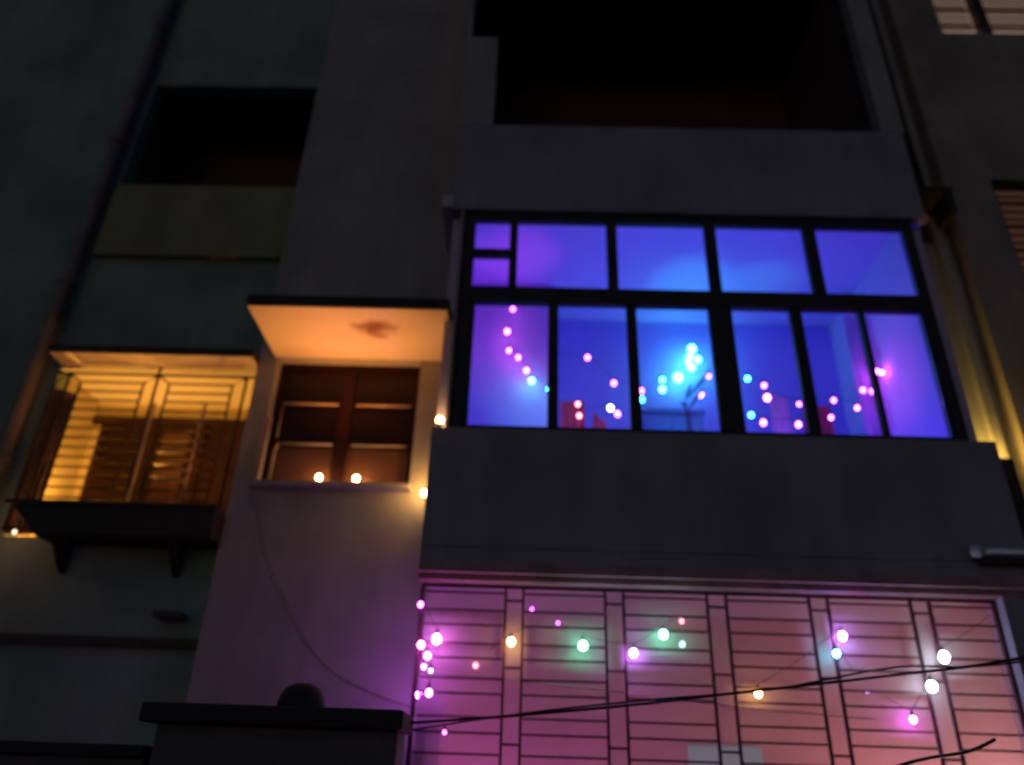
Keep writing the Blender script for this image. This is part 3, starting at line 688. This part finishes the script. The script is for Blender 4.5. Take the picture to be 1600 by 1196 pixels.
lamp('bulb_light', hb, (-3.62, -0.14, 3.12), (1.0, 0.40, 0.16), 0.6, 'POINT', 0.02)
# lamps inside the left recess, standing low behind the planter
for k, (x, u, p) in enumerate(((-3.50, 42.0, 6.5), (-2.62, 46.0, 2.0))):
    tea_lamp((x, 0.36, 3.102), 'small warm lamp on the floor behind the grille, ' + ('left end' if k == 0 else 'right end'), u, p, G, col=(1.0, 0.43, 0.06), tilt=174)
tea_lamp((-3.30, -0.10, 3.20), 'unseen lamp added in the planter box to light the sunshade, left of centre', 12, 0, G, s=0.5, tilt=174)  # hidden lamps added to brighten the underside of the sunshade
tea_lamp((-2.50, -0.10, 3.20), 'unseen lamp added in the planter box to light the sunshade, right of centre', 12, 0, G, s=0.5, tilt=174)
# right ledge
tea_lamp((3.17, -0.09, 3.702), 'small warm lamp hidden on the ledge behind the right end of the parapet', 0, 8, G, col=(1.0, 0.58, 0.06))
wr = thing('wall_bulb', 'warm bulb on the corner at the right end of the parapet', 'bulb', (3.40, -0.13, 3.74), G)
o = bpy.data.objects.new('glass_bulb', bulb_mesh(0.02, glow('yellow_glow', (1.0, 0.68, 0.14), 8))); COL.objects.link(o); o.parent = wr
lamp('bulb_light', wr, (3.36, -0.15, 3.84), (1.0, 0.55, 0.08), 2.4, 'POINT', 0.02)
MB().tube([(3.40, -0.13, 3.76), (3.41, -0.09, 3.80)], 0.006, 6).build('holder', M['socket'], wr)

def floor_light(loc, size, col, e, label, rot=(math.radians(152), 0, 0)):
    t = thing('floor_light', label, 'lamp', loc)
    x, y, z = loc
    box('housing', (x-size[0]/2-.02, x+size[0]/2+.02, y-size[1]/2-.02, y+size[1]/2+.02, z, z+0.05), M['pipe_dark'], t)
    lamp('light_panel', t, (x, y, z+0.056), col, e, 'AREA', size, rot)
BLUE = (0.055, 0.018, 1.0)
floor_light((0.95, -0.30, 2.884), (0.9, 0.25), BLUE, 34, 'blue floor light behind the parapet, under the middle panes')
floor_light((2.1, -0.30, 2.884), (0.8, 0.25), (0.04, 0.018, 1.0), 27, 'blue floor light behind the parapet, under the right panes')
floor_light((-0.10, -0.30, 2.884), (0.4, 0.25), (0.17, 0.012, 1.0), 11, 'violet floor light behind the parapet, under the first pane')
dl = thing('added_beam_lamp', 'unseen multi beam lamp added behind the parapet for patches of coloured light', 'lamp', (1.0, -0.42, 2.884))  # added beams that throw cyan and magenta patches into the room
MB().lathe((1.0, -0.42, 2.884), [(0.07, 0), (0.075, 0.03), (0.06, 0.09), (0.02, 0.115)], 16).build('housing', M['pipe_dark'], dl)
def beam(target, col, e, cone):
    p = Vector((1.0, -0.42, 3.02)); d = Vector(target)-p
    o = lamp('colour_beam', dl, tuple(p), col, e, 'SPOT', 0.02, cone=cone, blend=1.0)
    o.rotation_euler = d.to_track_quat('-Z', 'Y').to_euler()
CY, MG = (0.02, 0.75, 1.0), (0.80, 0.05, 1.0)
beam((1.38, 1.0, 4.78), CY, 90, 34)
beam((0.10, 0.42, 4.15), CY, 60, 22)
beam((1.42, 0.35, 5.6), CY, 85, 20)
beam((2.05, 0.30, 5.6), CY, 60, 15)
beam((-0.12, 0.00, 5.6), MG, 75, 18)
beam((-0.20, 0.42, 4.95), MG, 34, 30)
beam((2.84, 0.05, 4.55), MG, 44, 24)
beam((1.75, 1.0, 4.45), CY, 30, 14)
# verandah lamps, on the low wall behind the grille
def low_lamp(x, y, z, col, e, label, r=0.03):
    t = thing('verandah_lamp', label, 'lamp', (x, y, z))
    o = bpy.data.objects.new('glass_bulb', bulb_mesh(r, glow('coloured_lamp_glow', col, e/10))); COL.objects.link(o); o.parent = t; o.location = (0, 0, 0.05)
    MB().lathe((x, y, z), [(0.03, 0), (0.03, 0.02), (0.018, 0.022)], 12).build('holder', M['socket'], t)
    lamp('lamp_light', t, (x, y, z+0.13), col, e, 'POINT', 0.05)
low_lamp(-0.30, -0.1, 0.96, (1.0, 0.20, 0.80), 21, 'magenta lamp standing low behind the left of the big grille')
low_lamp(2.60, -0.1, 1.2, (1.0, 0.50, 0.42), 34, 'pinkish lamp standing low behind the right of the big grille')
low_lamp(1.15, -0.1, 0.96, (1.0, 0.42, 0.50), 6, 'reddish lamp standing low behind the middle of the big grille')
